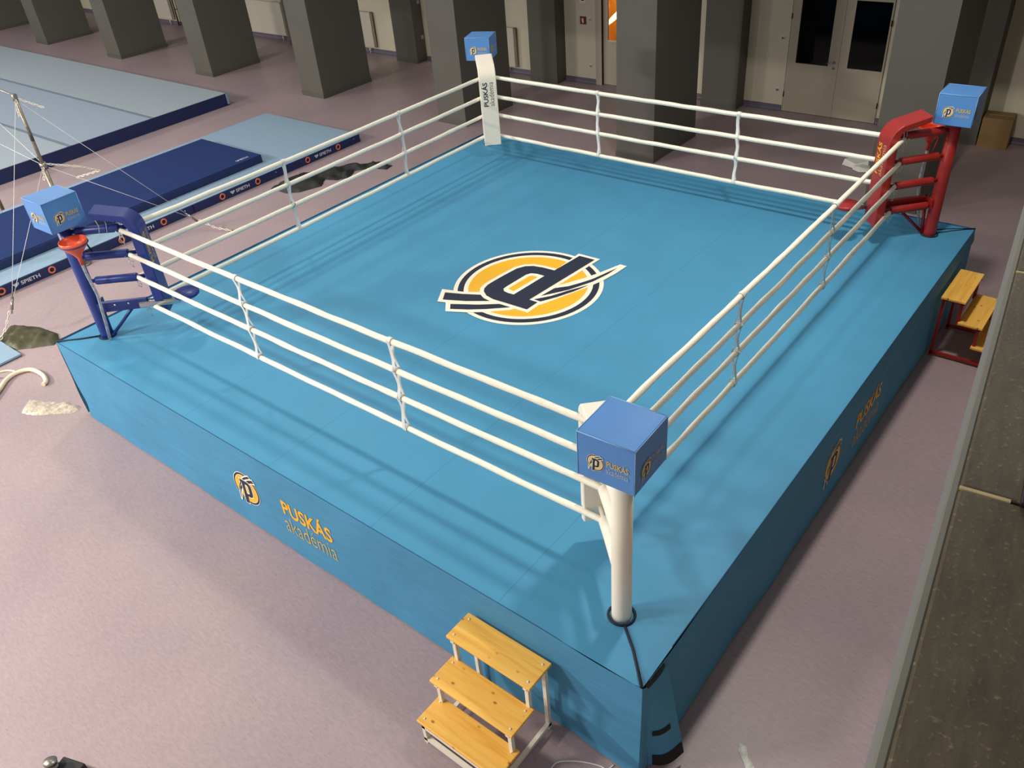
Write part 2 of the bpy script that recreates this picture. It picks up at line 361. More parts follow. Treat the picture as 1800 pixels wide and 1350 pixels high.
b = B(); b.box((-1.2, 1.1, 0), (1.2, 1.2, 3)); b.obj('corridor_wall', M['orange'], d1)
b = B(); b.box((-1.3, 0.27, 0), (-1.2, 1.2, 3)).box((1.2, 0.27, 0), (1.3, 1.2, 3)).box((-1.3, 0.27, 3), (1.3, 1.2, 3.1)).box((-1.3, 0.27, -0.1), (1.3, 1.2, 0.0)); b.obj('corridor_side', M['wall'], d1)
l = bpy.data.lights.new('corridor_fill', 'AREA'); l.energy = 11; l.size = 0.7; l.color = (1, 0.95, 0.85); o = bpy.data.objects.new('corridor_fill', l); COL.objects.link(o); o.location = (-5.0, 10.75, 2.85)  # unseen area light added to brighten the orange wall behind the pane
l = bpy.data.lights.new('sunbeam', 'SPOT'); l.energy = 700; l.spot_size = 0.9; l.spot_blend = 0.25; l.shadow_soft_size = 0.01; l.color = (1, 0.9, 0.6)
o = bpy.data.objects.new('sunbeam', l); COL.objects.link(o); o.location = (-5.92, 10.45, 1.28)
o.rotation_euler = (Matrix.Rotation(-PI / 2, 4, 'X').inverted()).to_euler(); o.scale = (1.0, 0.16, 1.0)
o.matrix_world = Matrix.Translation((-5.92, 10.45, 1.28)) @ Matrix.Rotation(PI / 2, 4, 'X') @ Matrix.Rotation(math.radians(40), 4, 'Z') @ Matrix.Diagonal((1.0, 0.16, 1.0, 1))

# door 2: grey double door with dark glass
d2 = struct(empty('door_2', (-0.21, 10.1, 0)))
b = B(); b.box((-0.96, -0.01, 2.26), (0.95, 0.2, 2.32)); b.obj('door_frame', M['door'], d2)
for sx, x0, x1, g0, g1 in ((-1, -0.94, 0.085, -0.77, -0.115), (1, 0.09, 0.945, 0.26, 0.915)):
    b = B()
    for lo, hi in (((x0, -0.03, 0.01), (g0, 0.02, 2.26)), ((g1, -0.03, 0.01), (x1, 0.02, 2.26)), ((g0, -0.03, 0.01), (g1, 0.02, 0.98)), ((g0, -0.03, 2.2), (g1, 0.02, 2.26))): b.box(lo, hi)
    lf = b.obj('door_leaf', M['door'], d2)
    B().box((g0, -0.008, 0.98), (g1, 0.0, 2.2)).obj('pane', M['glass'], lf)
    for z in (0.35, 1.85): B().cyl((x0 if sx < 0 else x1, -0.035, z - 0.05), (x0 if sx < 0 else x1, -0.035, z + 0.05), 0.012, 8).obj('hinge', M['dark'], lf)
b = B(); b.cyl((0.005, -0.03, 1.06), (0.005, -0.075, 1.06), 0.011, 10).tube([(0.005, -0.075, 1.06), (-0.02, -0.08, 1.06), (-0.135, -0.08, 1.06)], 0.011, 10).lathe([(0.026, 0), (0.026, 0.006), (0.0, 0.007)], 16, (0, 0, 0), Matrix.Translation((0.005, -0.03, 1.06)) @ Matrix.Rotation(PI / 2, 4, 'X'))
b.obj('door_handle', M['chrome'], d2)
B().lathe([(0.026, 0), (0.026, 0.006), (0.0, 0.007)], 16, (0, 0, 0), Matrix.Translation((0.005, -0.03, 0.96)) @ Matrix.Rotation(PI / 2, 4, 'X')).obj('lock_plate', M['steel'], d2)
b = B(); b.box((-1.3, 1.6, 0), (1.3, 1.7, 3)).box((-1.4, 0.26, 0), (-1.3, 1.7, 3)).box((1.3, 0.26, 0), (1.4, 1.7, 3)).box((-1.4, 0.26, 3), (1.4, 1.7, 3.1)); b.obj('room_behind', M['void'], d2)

# gallery on the right: slab, parapet and stone coping the photographer leans over
GR = Matrix.Translation((5.41, -5.78, 0)) @ Matrix.Rotation(math.radians(6.7), 4, 'Z')
g = struct(B().box((0.02, -8, 3.75), (0.24, 15, 4.95)).obj('wall_gallery', M['slab'])); g.matrix_world = GR
g = struct(B().box((0.02, -8, 3.5), (3.6, 11.5, 3.75)).obj('floor_gallery', M['slab'])); g.matrix_world = GR
t1 = struct(empty('trim_1')); t1.matrix_world = GR
me = B().rbox((0.012, 0.003, 4.955), (0.275, 0.677, 5.0), 0.004, 1).mesh('coping_stone', M['stone'])
for k in range(-3, 12):
    o = link('coping_stone', me, t1); o.location = (0, 0.082 + 0.68 * k, 0.0)
b = B().rbox((0, -2.2, 4.93), (0.013, 8.2, 4.997), 0.003, 1); b.obj('edging_strip', M['edge'], t1)
b = B()
for k in range(-3, 13): b.box((0.012, 0.082 + 0.68 * k - 0.003, 4.96), (0.075, 0.082 + 0.68 * k + 0.003, 4.9995))
b.obj('grout_joint', M['grout'], t1)
for i, (x, y, lab) in enumerate(((5.512, -5.66, 'black square steel railing post standing on the stone ledge joint'), (5.60, -6.03, 'black square steel railing post at the bottom right edge of the ledge'))):
    e = empty('railing_post', (x, y, 5.0), math.radians(6.7)); tag(e, lab, 'railing post', 'gallery railing posts')
    B().rbox((-0.028, -0.028, 0.006), (0.028, 0.028, 0.7), 0.004).obj('upright', M['dark'], e)
    B().rbox((-0.03, -0.034, 0.0), (0.034, 0.034, 0.008), 0.002).obj('foot_plate', M['dark'], e)

# radiators, sockets, sign on the back wall
RADS = [(-24.9, -23.45, 0.19, 1.1, 'cream flat panel radiator on the wall, leftmost of those between the columns'),
        (-22.9, -21.6, 0.19, 1.1, 'cream radiator beside a grey pipe, between second and third columns from left'),
        (-19.2, -17.15, 0.17, 1.12, 'cream radiator with dark top on the wall, left of the column by the mat corner'),
        (-14.9, -13.2, 0.19, 1.11, 'cream radiator on the wall, right of the column left of the far post'),
        (-9.8, -8.1, 0.18, 1.1, 'cream ribbed radiator on the wall just right of the far blue cube')]
for x0, x1, z0, z1, lab in RADS:
    e = empty('radiator', ((x0 + x1) / 2, 10.07, z0)); hw = (x1 - x0) / 2; h = z1 - z0; tag(e, lab, 'radiator', 'radiators on the back wall')
    B().rbox((-hw, -0.12, 0.0), (hw, -0.10, h), 0.006).obj('front_panel', M['radiator'], e)
    B().box((-hw + 0.01, -0.10, 0.02), (hw - 0.01, -0.03, h - 0.02)).obj('fins', M['steel'], e)
    b = B().box((hw - 0.012, -0.1, 0.0), (hw, -0.02, h)).box((-hw, -0.1, 0.0), (-hw + 0.012, -0.02, h)).box((-hw, -0.1, h - 0.014), (hw, -0.02, h)); b.obj('side_cover', M['radiator'], e)
    for s in (-0.7, 0.7): B().box((s * hw - 0.02, -0.03, 0.1), (s * hw + 0.02, 0.025, h - 0.1)).obj('wall_bracket', M['steel'], e)
    b = B().cyl((hw - 0.25, -0.07, 0.0), (hw - 0.25, -0.07, -z0 + 0.0), 0.012, 8).cyl((hw - 0.25, -0.07, -0.05), (hw - 0.25, -0.07, -0.11), 0.024, 10); b.obj('valve', M['white'], e)
for x, y, z, lab in ((-1.3, 10.09, 1.43, 'white light switch on the wall left of the grey double door'), (-1.3, 10.09, 0.42, 'white wall socket low down left of the grey double door'),
                  (-5.92, 10.09, 1.44, 'white light switch on the wall beside the red fire sign'), (-5.92, 10.09, 0.41, 'white wall socket low beside the orange-lit door frame')):
    e = empty('wall_socket', (x, 10.1, z)); tag(e, lab, 'socket', 'switches and sockets on the cream wall')
    B().rbox((-0.042, -0.012, -0.042), (0.042, 0, 0.042), 0.004).obj('plate', M['white'], e)
    B().rbox((-0.028, -0.018, -0.03), (0.028, -0.012, 0.012), 0.002).obj('rocker', M['steel'], e)
for z, lab in ((1.5, 'pair of grey sockets higher up on the dark pier left of the far post'), (0.62, 'grey double socket low on the dark pier left of the far post')):
    e = empty('wall_socket', (-11.30, 10.0, z)); tag(e, lab, 'socket', 'sockets on the dark pier')
    B().rbox((0, -0.05, -0.05), (0.012, 0.05, 0.05), 0.004).obj('plate', M['steel'], e)
    b = B(); b.rbox((0.012, -0.04, 0.006), (0.016, 0.04, 0.04), 0.002).rbox((0.012, -0.04, -0.04), (0.016, 0.04, -0.006), 0.002); b.obj('rocker', M['print_grey'], e)
for z, lab in ((1.40, 'dark red fire extinguisher sign with white symbol on the cream wall'), (1.86, 'dark red round alarm button above the fire sign')):
    e = empty('fire_sign', (-6.11, 10.1, z)); tag(e, lab, 'sign')
    B().rbox((-0.085, -0.012, -0.085), (0.085, 0, 0.085), 0.003).obj('plate', M['sign_red'] if z < 1.5 else M['white'], e)
    if z < 1.5:
        b = B().rbox((-0.022, -0.016, -0.055), (0.022, -0.012, 0.03), 0.004).box((-0.01, -0.016, 0.03), (0.01, -0.012, 0.05)).box((-0.035, -0.016, 0.035), (-0.01, -0.012, 0.045)).box((-0.04, -0.016, -0.02), (-0.03, -0.012, 0.045)); b.obj('symbol', M['white'], e)
    else: B().lathe([(0.045, 0), (0.04, 0.02), (0, 0.024)], 18, (0, 0, 0), Matrix.Translation((0, -0.012, 0)) @ Matrix.Rotation(PI / 2, 4, 'X')).obj('button', M['sign_red'], e)
e = empty('heating_pipe', (-23.2, 10.0, 0)); tag(e, 'thin grey vertical pipe between two cream radiators', 'pipe')
B().cyl((0, 0, 0.0), (0, 0, 3.75), 0.03, 12).obj('pipe_run', M['steel'], e); B().box((-0.02, 0, 0.5), (0.02, 0.1, 0.54)).obj('clip', M['steel'], e)

# ================================================================ BOXING RING PLATFORM
ring = empty('boxing_ring_platform', (0, 0, 0)); tag(ring, 'square raised boxing ring platform with bright blue canvas and matching skirts', 'boxing ring')
A = 3.9
B().box((-A + 0.07, -A + 0.07, 0.0), (A - 0.07, A - 0.07, HC - 0.03)).obj('deck', M['cord'], ring)  # deck colour kept dark, painting in the shade inside the skirt gaps
b = B()
def can(u, v):
    x = -A + 2 * A * u; y = -A + 2 * A * v
    e = min(A - abs(x), A - abs(y)); z = HC + 0.004 * noise.noise((x * 0.8, y * 0.8, 3)) * min(1, e * 2) - (0.012 if e < 1e-6 else 0)
    return Vector((x, y, z))
b.grid(can, 90, 90)
canvas = b.obj('canvas', M['canvas'], ring)
emblem(canvas, 0.890, frame((0.0205, -0.0426, HC + 0.0035), (-1, 0, 0), (0, -1, 0)), 'round yellow, cream and navy emblem with a letter P', 0.0006)
def skirt(u0, u1, fn, nu, name='skirt_panel', wob=1.0, nv=14):
    bb = B()
    bb.grid(lambda a, c: fn(u0 + (u1 - u0) * a, c), nu, nv)
    return bb.obj(name, M['skirt'], ring)
def fold(u, c, k):
    """shallow diagonal creases, growing towards the hem"""
    n = noise.noise((u * 0.9 + k, c * 1.5 + u * 0.35, k)) * 0.016 + noise.noise((u * 3 + k, c * 1.3, k + 5)) * 0.006 * c
    return n * min(1, c * 3) * (1 - 0.9 * max(0, min(1, 2.2 - abs(u - 0.05) * 1.6)))
def front(u, c):
    gap = 0.0
    if u < -A + 0.25:
        gap = (0.03 + 0.10 * math.exp(-((c - 0.80) / 0.2) ** 2)) * (1 - (u + A) / 0.25) * min(1, c * 6)
    flare = 0.018 * c
    sag = -0.02 * math.exp(-((u - 3.55) / 0.28) ** 2) * (1 - c)
    wav = 0.012 * math.sin(u * 7 + 1) * c * max(0, (u - 1.8) / 2)
    z = (HC + sag) * (1 - c) + (0.012 + 0.012 * noise.noise((u * 2, 0, 9))) * c
    return Vector((u + gap, -A - 0.004 - flare - fold(u, c, 2.0) - wav, z))
sk_f = skirt(-A, A + 0.005, front, 110)
def right(u, c):
    sag = -0.012 * math.exp(-((u + 3.2) / 0.5) ** 2)
    crease = 0.02 * math.exp(-((c - 0.16 - 0.03 * math.sin(u * 1.2)) / 0.05) ** 2)
    z = (HC + sag) * (1 - c) + 0.012 * c
    top = 0.008 * math.exp(-((u + 3.5) / 0.35) ** 2) * (1 - c)
    return Vector((A + 0.003 + 0.02 * c + fold(u, c, 7.0) + crease + top, u, z))
sk_r = skirt(-A + 0.08, A, right, 100)
skirt(-A, A, lambda u, c: Vector((-A - 0.02 - 0.03 * math.exp(-((c - 0.74) / 0.2) ** 2) * math.exp(-(u + A) * 2) - 0.012 * c - fold(u, c, 11), u, HC * (1 - c) + 0.012 * c)), 60)
skirt(-A, A, lambda u, c: Vector((u, A + 0.006 + 0.015 * c + fold(u, c, 15), HC * (1 - c) + 0.012 * c)), 60)
# loose flap at the near corner, part of the front skirt that is not yet fastened round
def flap(s, t):
    top = Vector((A + 0.006, -A - 0.004, HC - 0.005)).lerp(Vector((A + 0.04, -3.64, HC - 0.02)), s) + Vector((0, 0, -0.05 * math.sin(PI * s)))
    bot = Vector((A + 0.012, -A - 0.03, 0.01)).lerp(Vector((4.085, -3.60, 0.09)), s)
    p = top.lerp(bot, t)
    dent = -0.06 * math.exp(-((s - 0.28) / 0.16) ** 2) * t + 0.022 * math.exp(-((s - 0.7) / 0.25) ** 2) * t
    return p + Vector((dent * 0.8, -dent * 0.35, 0))
fl = B().grid(flap, 20, 20).obj('corner_flap', M['skirt'], ring); fl['label'] = 'loose blue corner flap with black hook tape'
for s0, s1, ta, tb in ((0.36, 0.99, 0.865, 0.995), (0.36, 0.78, 0.56, 0.615)):
    bb = B()
    def vel(u, v, off):
        p = flap(s0 + (s1 - s0) * u, ta + (tb - ta) * v); return p + Vector((off, -off * 0.6, 0.0))
    bb.grid(lambda u, v: vel(u, v, 0.006), 10, 2); bb.obj('hook_tape', M['black'], fl)
bb = B(); bb.grid(lambda u, v: Vector((A - 0.02 + 0.045 * v + 0.01 * math.sin(PI * u), -3.86 + 0.22 * u, HC - 0.016 - 0.02 * v)), 8, 2); bb.obj('hook_tape', M['black'], ring)
# piping along the canvas edges, corner lacing
for p in (((-A, -A), (A, -A)), ((A, -A + 0.4), (A, A)), ((A, A), (-A, A)), ((-A, A), (-A, -A))):
    B().tube([q + Vector((0, 0, -0.022 * math.exp(-((q.x - 3.55) / 0.28) ** 2) if q.y < -3.8 else 0)) for q in [Vector((p[0][0], p[0][1], HC - 0.008)).lerp(Vector((p[1][0], p[1][1], HC - 0.008)), k / 60) for k in range(61)]], 0.0042, 6).obj('edge_piping', M['piping'], ring)
PB = 3.484
for sx, sy in ((1, -1), (-1, -1), (1, 1), (-1, 1)):
    d = Vector((sx, sy, 0)).normalized(); n = Vector((-d.y, d.x, 0)); p0 = Vector((sx * PB, sy * PB, HC + 0.006)); p1 = Vector((sx * A, sy * A, HC + 0.002))
    B().tube([p0 + d * 0.09, (p0 + p1) / 2 + n * 0.012, p1], 0.011 if (sx, sy) != (1, 1) else 0.006, 8).obj('corner_lacing', M['cord'], ring)
    if (sx, sy) == (1, 1): B().tube([p0 + d * 0.05 + n * 0.1, (p0 + p1) / 2 + n * 0.07, p1], 0.006, 8).obj('corner_lacing', M['cord'], ring)
    rr = 0.094
    B().tube([(sx * PB + rr * math.cos(2 * PI * k / 28), sy * PB + rr * math.sin(2 * PI * k / 28), HC + 0.008) for k in range(28)], 0.010 if (sx, sy) == (1, -1) else 0.007, 8, closed=True).obj('post_eyelet', M['cord'], ring)
# prints on the skirts follow the cloth
def conform(o, fn, u0, z0, wd, hh, off, axis):
    """lay a flat print (x right, y up) onto a skirt surface"""
    me = o.data.copy(); o.data = me; o.matrix_local = Matrix.Identity(4)
    bm_ = bmesh.new(); bm_.from_mesh(me)
    bmesh.ops.subdivide_edges(bm_, edges=[e for e in bm_.edges if e.calc_length() * max(wd, hh) > 0.05], cuts=2, use_grid_fill=False)
    bmesh.ops.triangulate(bm_, faces=[f for f in bm_.faces if len(f.verts) > 3])
    for v in bm_.verts:
        lay = v.co.z; p = fn(u0 + v.co.x * wd, min(1, max(0, (HC - (z0 + v.co.y * hh)) / HC)))
        v.co = p + axis * (off + lay)
    bm_.to_mesh(me); bm_.free(); return o
I4 = Matrix.Identity(4)
for sk, fn, ax, eu, ez_, tu, tz, au, az in ((sk_f, front, Vector((0, -1, 0)), -0.492, 0.535, 0.07, 0.515, 0.045, 0.29), (sk_r, right, Vector((1, 0, 0)), -0.50, 0.505, 0.09, 0.49, 0.07, 0.27)):
    e_ = emblem(sk, 0.20, I4, 'round yellow and navy emblem', 0.0001); conform(e_, fn, eu, ez_, 0.20, 0.20, 0.0035, ax)
    conform(lettering(sk, 'PUSKÁS', M['yellow'], I4, 1, 1, 0.022), fn, tu, tz, 0.695, 0.225, 0.004, ax)
    conform(lettering(sk, 'akadémia', M['print_gold'], I4, 1, 1, -0.012), fn, au, az, 0.73, 0.20, 0.004, ax)

# ================================================================ CORNER POSTS
TZ = [2.345, 2.045, 1.75, 1.44]
def pad_profile(n=8):
    out = [(0.365, 1.525), (0.50, 1.493), (0.63, 1.462)]; inn = [(0.378, 1.452), (0.50, 1.420), (0.60, 1.396)]
    for k in range(1, n + 1):
        a = math.radians(76) * k / n
        c = math.cos(math.radians(14) + a * 1.0); sn = math.sin(math.radians(14) + a * 1.0)
        out.append((0.592 + 0.218 * sn, 1.25 + 0.218 * c)); inn.append((0.592 + 0.108 * sn, 1.27 + 0.130 * c))
    for t in (0.25, 0.5, 0.75, 1.0):
        out.append((0.81, 1.25 + (0.262 - 1.25) * t)); inn.append((0.70, 1.27 + (0.325 - 1.27) * t))
    return out, inn
def pad_mesh(mat, hw=0.130, r=0.009):
    out, inn = pad_profile(); b = B(); L = []
    for (ox, oz), (ix, iz) in zip(out, inn):
        o = Vector((ox, 0, oz)); i_ = Vector((ix, 0, iz)); d = (i_ - o).normalized() * r
        L.append([b.bm.verts.new(v) for v in (o + Vector((0, -hw + r, 0)), o + Vector((0, hw - r, 0)), o + d + Vector((0, hw, 0)), i_ - d + Vector((0, hw, 0)), i_ + Vector((0, hw - r, 0)), i_ + Vector((0, -hw + r, 0)), i_ - d + Vector((0, -hw, 0)), o + d + Vector((0, -hw, 0)))])
    for i in range(len(L) - 1):
        for k in range(8): b._f([L[i][k], L[i][(k + 1) % 8], L[i + 1][(k + 1) % 8], L[i + 1][k]], False)
    b._f(L[0]); b._f(L[-1][::-1])
    bmesh.ops.recalc_face_normals(b.bm, faces=list(b.bm.faces))
    for f in b.bm.faces: f.smooth = abs(f.normal.y) < 0.2 and len(f.verts) == 4
    for e in b.bm.edges:
        if len(e.link_faces) == 2 and e.calc_face_angle(0) > 0.6: e.smooth = False
    return b.mesh('pad', mat)
def corner_post(sx, sy, vinyl, paint, label, seat, text):
    e = empty('corner_post', (sx * PB, sy * PB, HC), math.atan2(-sy, -sx)); tag(e, label, 'corner post', 'corner posts of the ring')
    B().lathe([(0.073, -0.02), (0.071, 0.05), (0.070, 0.7), (0.070, 1.39)], 32).obj('post', vinyl if vinyl is not M['white_vinyl'] else M['white_vinyl'], e)
    for k, z in enumerate(TZ):
        zz = z - HC
        b = B(); b.tube([(0.115, 0, zz + 0.012), (0.13, 0, zz + 0.012), (0.36, 0, zz + 0.006), (0.56, 0, zz), (0.57, 0, zz)], [0.040, 0.046, 0.045, 0.047, 0.042], 14)
        b.obj('arm_sleeve', vinyl, e)
        B().cyl((0.05, 0, zz + 0.014), (0.71, 0, zz), 0.022, 10).obj('arm_tube', paint, e)
    pd = link('pad', pad_mesh(vinyl), e); pd.location.z = -0.07 if (sx, sy) == (1, -1) else 0.0
    # ties hanging from the pad
    b = B()
    for q in range(5):
        y = -0.1 + 0.05 * q; x = 0.4 + 0.06 * q
        b.tube([(x, y, 1.44), (x + 0.01, y + 0.008, 1.36), (x - 0.005, y - 0.006, 1.29 - 0.02 * (q % 3))], 0.003, 5)
    tc = b.obj('tie_cord', M['string'], e); tc.location.z = pd.location.z
    if text:
        m1, m2 = text
        # reads upwards along the face of the pad
        z0, z1 = 0.865, 1.225
        lettering(pd, 'PUSKÁS', m1, frame((0.8125, -0.012, z0), (0, 0, 1), (0, -1, 0)), z1 - z0, 0.088, 0.022)
        lettering(pd, 'akadémia', m2, frame((0.8125, 0.078, z0), (0, 0, 1), (0, -1, 0)), z1 - z0, 0.078, -0.008)
    if seat:
        oy = -0.10
        B().rbox((0.07, oy - 0.025, 0.405), (0.62, oy + 0.025, 0.475), 0.004).obj('seat_arm', paint, e)
        B().box((0.07, oy - 0.02, 0.36), (0.60, oy + 0.02, 0.405)).obj('arm_rail', paint, e)
        b = B().rbox((0.53, oy - 0.045, 0.375), (0.98, oy - 0.028, 0.43), 0.003).box((0.53, oy - 0.03, 0.43), (0.98, oy + 0.01, 0.436)); b.obj('seat_slider', M['chrome'], e)
        b = B().cyl((1.05, oy, 0.45), (1.05, oy, 0.40), 0.025, 12).cyl((0.96, oy, 0.42), (1.06, oy, 0.42), 0.018, 10); b.obj('seat_hinge', M['steel'], e)
        B().lathe([(0.0, 0.448), (0.13, 0.448), (0.14, 0.456), (0.142, 0.482), (0.136, 0.494), (0.0, 0.497)], 36, (1.06, oy, 0)).obj('seat', vinyl, e)
        for k in range(2): B().lathe([(0.014, 0), (0.013, 0.008), (0.0, 0.012)], 12, (0, 0, 0), Matrix.Translation((0.27 + 0.15 * k, oy - 0.025, 0.44)) @ Matrix.Rotation(PI / 2, 4, 'X')).obj('bolt', M['chrome'], e)
        B().tube([(0.44, oy, 0.38), (0.085, -0.05, 0.03)], 0.022, 4).obj('brace', paint, e)
        B().tube([(0.10, oy + 0.03, 0.40), (0.075, -0.04, 0.03)], 0.02, 4).obj('brace', paint, e)
        B().box((0.075, oy - 0.03, 0.36), (0.095, 0.05, 0.475)).obj('bracket', paint, e)
    return e
VW = M['white_vinyl']
c_near = corner_post(1, -1, VW, M['white_paint'], 'white padded corner post nearest the camera, with a blue cube on top', False, None)
c_far = corner_post(-1, 1, VW, M['white_paint'], 'white padded corner post at far side with navy lettering on its pad', False, (M['navy'], M['print_dark']))
c_left = corner_post(-1, -1, M['blue_vinyl'], M['blue_paint'], 'navy blue corner post at left with round fold-out seat', True, (M['print_gold'], M['print_gold']))
c_right = corner_post(1, 1, M['red_vinyl'], M['red_paint'], 'red padded corner post at right with round red seat', True, (M['yellow'], M['print_gold']))

# cubes on the posts
CUBES = [(1, -1, 'sky blue padded cube on top of the nearest white post', 0.04), (-1, -1, 'sky blue padded cube on top of the navy post at left', 0.026),
         (1, 1, 'sky blue padded cube on top of the red post at right', 0.035), (-1, 1, 'sky blue padded cube on top of the far white post', 0.405)]
s = 0.193
for sx, sy, lab, yaw in CUBES:
    e = empty('advert_cube', (sx * PB, sy * PB, 2.45), yaw); tag(e, lab, 'cushion', 'advertising cubes on the corner posts')
    bb = bmesh.new(); bmesh.ops.create_cube(bb, size=1); bmesh.ops.subdivide_edges(bb, edges=list(bb.edges), cuts=9, use_grid_fill=True)
    rnd = sx * 3 + sy * 7
    for v in bb.verts:
        p = Vector((v.co.x * 2 * s, v.co.y * 2 * s, (v.co.z + 0.5) * 0.34)); q = v.co
        bul = 0.008 * (1 - (2 * q.x) ** 2) * (1 - (2 * q.y) ** 2) + 0.006 * (1 - (2 * q.z) ** 2) * 0
        n = noise.noise(p * 5 + Vector((rnd, 0, 0))) * 0.0025
        edge = sorted((abs(q.x), abs(q.y), abs(q.z)))[1] > 0.499
        if not edge:
            if abs(q.x) > 0.499: p.x += math.copysign(1, q.x) * n
            elif abs(q.y) > 0.499: p.y += math.copysign(1, q.y) * n
            else: p.z += n
        v.co = p
    me = bpy.data.meshes.new('cover'); bmesh.ops.bevel(bb, geom=[ed for ed in bb.edges if len(ed.link_faces) == 2 and ed.calc_face_angle(0) > 1.0], offset=0.006, segments=2, affect='EDGES')
    bb.to_mesh(me); bb.free(); me.materials.append(M['cube']); cv = link('cover', me, e)
    bb = B()
    cs = [(-s, -s), (s, -s), (s, s), (-s, s)]
    for k in range(4):
        a, c = cs[k], cs[(k + 1) % 4]
        bb.tube([(a[0], a[1], 0.337), (c[0], c[1], 0.337)], 0.004, 6); bb.tube([(a[0], a[1], 0.004), (a[0], a[1], 0.337)], 0.0035, 6)
    bb.obj('seam_piping', M['cube_seam'], e)
    ez = 0.0028
    emblem(cv, 0.06, frame((-0.068, -s - ez, 0.15), (1, 0, 0), (0, 0, 1)), None, 0.0002)
    lettering(cv, 'PUSKÁS', M['print_gold'], frame((0.008, -s - ez - 0.0005, 0.152), (1, 0, 0), (0, 0, 1)), 0.145, 0.055, 0.02)
    lettering(cv, 'akadémia', M['print_grey'], frame((0.006, -s - ez - 0.0005, 0.100), (1, 0, 0), (0, 0, 1)), 0.145, 0.045, 0.0)
    emblem(cv, 0.06, frame((s + ez, -0.062, 0.125 if sx > 0 else 0.14), (0, 1, 0), (0, 0, 1)), None, 0.0002)
    if (sx, sy) != (1, 1):
        lettering(cv, 'PUSKÁS', M['print_gold'] if sx < 0 and sy < 0 else M['print_grey'], frame((s + ez + 0.0005, 0.012, 0.132), (0, 1, 0), (0, 0, 1)), 0.135, 0.055, 0.02)
        lettering(cv, 'akadémia', M['print_grey'], frame((s + ez + 0.0005, 0.012, 0.085), (0, 1, 0), (0, 0, 1)), 0.135, 0.042, 0.0)

# spit funnels with a clear drain hose
for sx, sy, mf, lab in ((-1, -1, M['funnel'], 'orange plastic funnel with clear hose hanging on the navy post'), (1, 1, M['red_funnel'], 'red-orange plastic funnel with clear hose hanging on the red post')):
    rz = math.atan2(-sy, -sx); m = Matrix.Translation((sx * PB, sy * PB, 0)) @ Matrix.Rotation(rz, 4, 'Z')
    loc = m @ Vector((0.14, -0.20, 2.08)); e = empty('spit_funnel', loc, rz); tag(e, lab, 'funnel', 'funnels on the corner posts')
    B().lathe([(0.02, -0.02), (0.022, 0.06), (0.05, 0.11), (0.12, 0.19), (0.14, 0.225), (0.142, 0.265), (0.134, 0.266), (0.132, 0.23), (0.112, 0.19), (0.045, 0.115), (0.015, 0.07), (0.0, 0.06)], 36).obj('bowl', mf, e)
    B().tube([(0.142 * math.cos(2 * PI * k / 32), 0.142 * math.sin(2 * PI * k / 32), 0.225) for k in range(32)], 0.007, 6, closed=True).obj('hanger_band', M['blue_paint'] if sx < 0 else M['red_paint'], e)
    B().tube([(0, 0, 0.0), (0.0, 0.0, -0.12), (0.02, 0.01, -0.4), (-0.03, 0.04, -0.75), (-0.08, 0.08, -1.013)], 0.017, 12).obj('drain_hose', M['hose'], e)
    b = B().tube([(0.0, 0.142, 0.225), (0.02, 0.2, 0.20), (0.06, 0.2, 0.03)], 0.009, 6); b.obj('hook', M['cord'] if sx < 0 else M['red_paint'], e)

# ================================================================ ROPES
K = 3.085
RZ = [2.318, 2.028, 1.748, 1.425]
LEVEL = ['topmost', 'second from top', 'third from top', 'lowest']
SIDES = [('front', Vector((-K, -K, 0)), Vector((K, -K, 0)), 'near side of the ring, above the front apron'),
         ('right', Vector((K, -K, 0)), Vector((K, K, 0)), 'right side, between nearest white post and red post'),
         ('far', Vector((-K, K, 0)), Vector((K, K, 0)), 'far side, between far white post and red post'),
         ('left', Vector((-K, -K, 0)), Vector((-K, K, 0)), 'left side, between navy post and far white post')]
DZ = {'front': (0.0, 0.0, 0, 0), 'right': (0, 0, 0, 0), 'far': (0, 0, 0, 0), 'left': (0, 0, 0, 0)}
for name, a, c, desc in SIDES:
    d = (c - a).normalized(); nrm = Vector((-d.y, d.x, 0))
    for k in range(4):
        z = RZ[k] + DZ[name][k]; e = empty('ring_rope', (a + c) / 2 + Vector((0, 0, z)))
        tag(e, '%s white rope on %s' % (LEVEL[k], desc), 'rope', 'padded ring ropes'); L = (c - a).length / 2
        sd = hash_ = (ord(name[0]) * 3 + k * 17) % 97
        def rp(i, n, sd=sd):
            t = i / (n - 1); w = noise.noise((t * 30, sd, 1)) * 0.0035 + noise.noise((t * 8, sd, 4)) * 0.0025
            return 0.0255 + w
        P = [d * (-L + 2 * L * i / 119) + Vector((0, 0, -0.012 * (1 - (2 * i / 119 - 1) ** 2) + noise.noise((i * 0.11, sd, 2)) * 0.005)) + nrm * noise.noise((i * 0.1, sd, 8)) * 0.006 for i in range(120)]
        B().tube(P, 0.03, 12, rf=rp).obj('cover', M['rope'], e)
        # underside seam of the cover, left slightly open
        sm = B().tube([p + Vector((0, 0, -0.0245)) - nrm * 0.004 for p in P[2:118:3]], 0.006, 5); sm.obj('seam', M['strap'], e)
        for sgn in (-1, 1):
            p = d * (L * sgn)
            q = p + d * sgn * 0.05
            b = B().tube([p - d * sgn * 0.01, q], 0.012, 8); b.tube([p + Vector((0, 0, -0.02)), p + nrm * 0.03 * sgn + Vector((0, 0, -0.09)), p + nrm * 0.01 + Vector((0, 0, -0.13 - 0.03 * ((sd + sgn) % 3)))], 0.004, 5)
            b.tube([p + Vector((0, 0, 0.02)), p - nrm * 0.03 + Vector((0, 0, -0.05)), p - nrm * 0.02 * sgn + Vector((0, 0, -0.10))], 0.0035, 5)
            b.obj('tie_cord', M['string'], e)
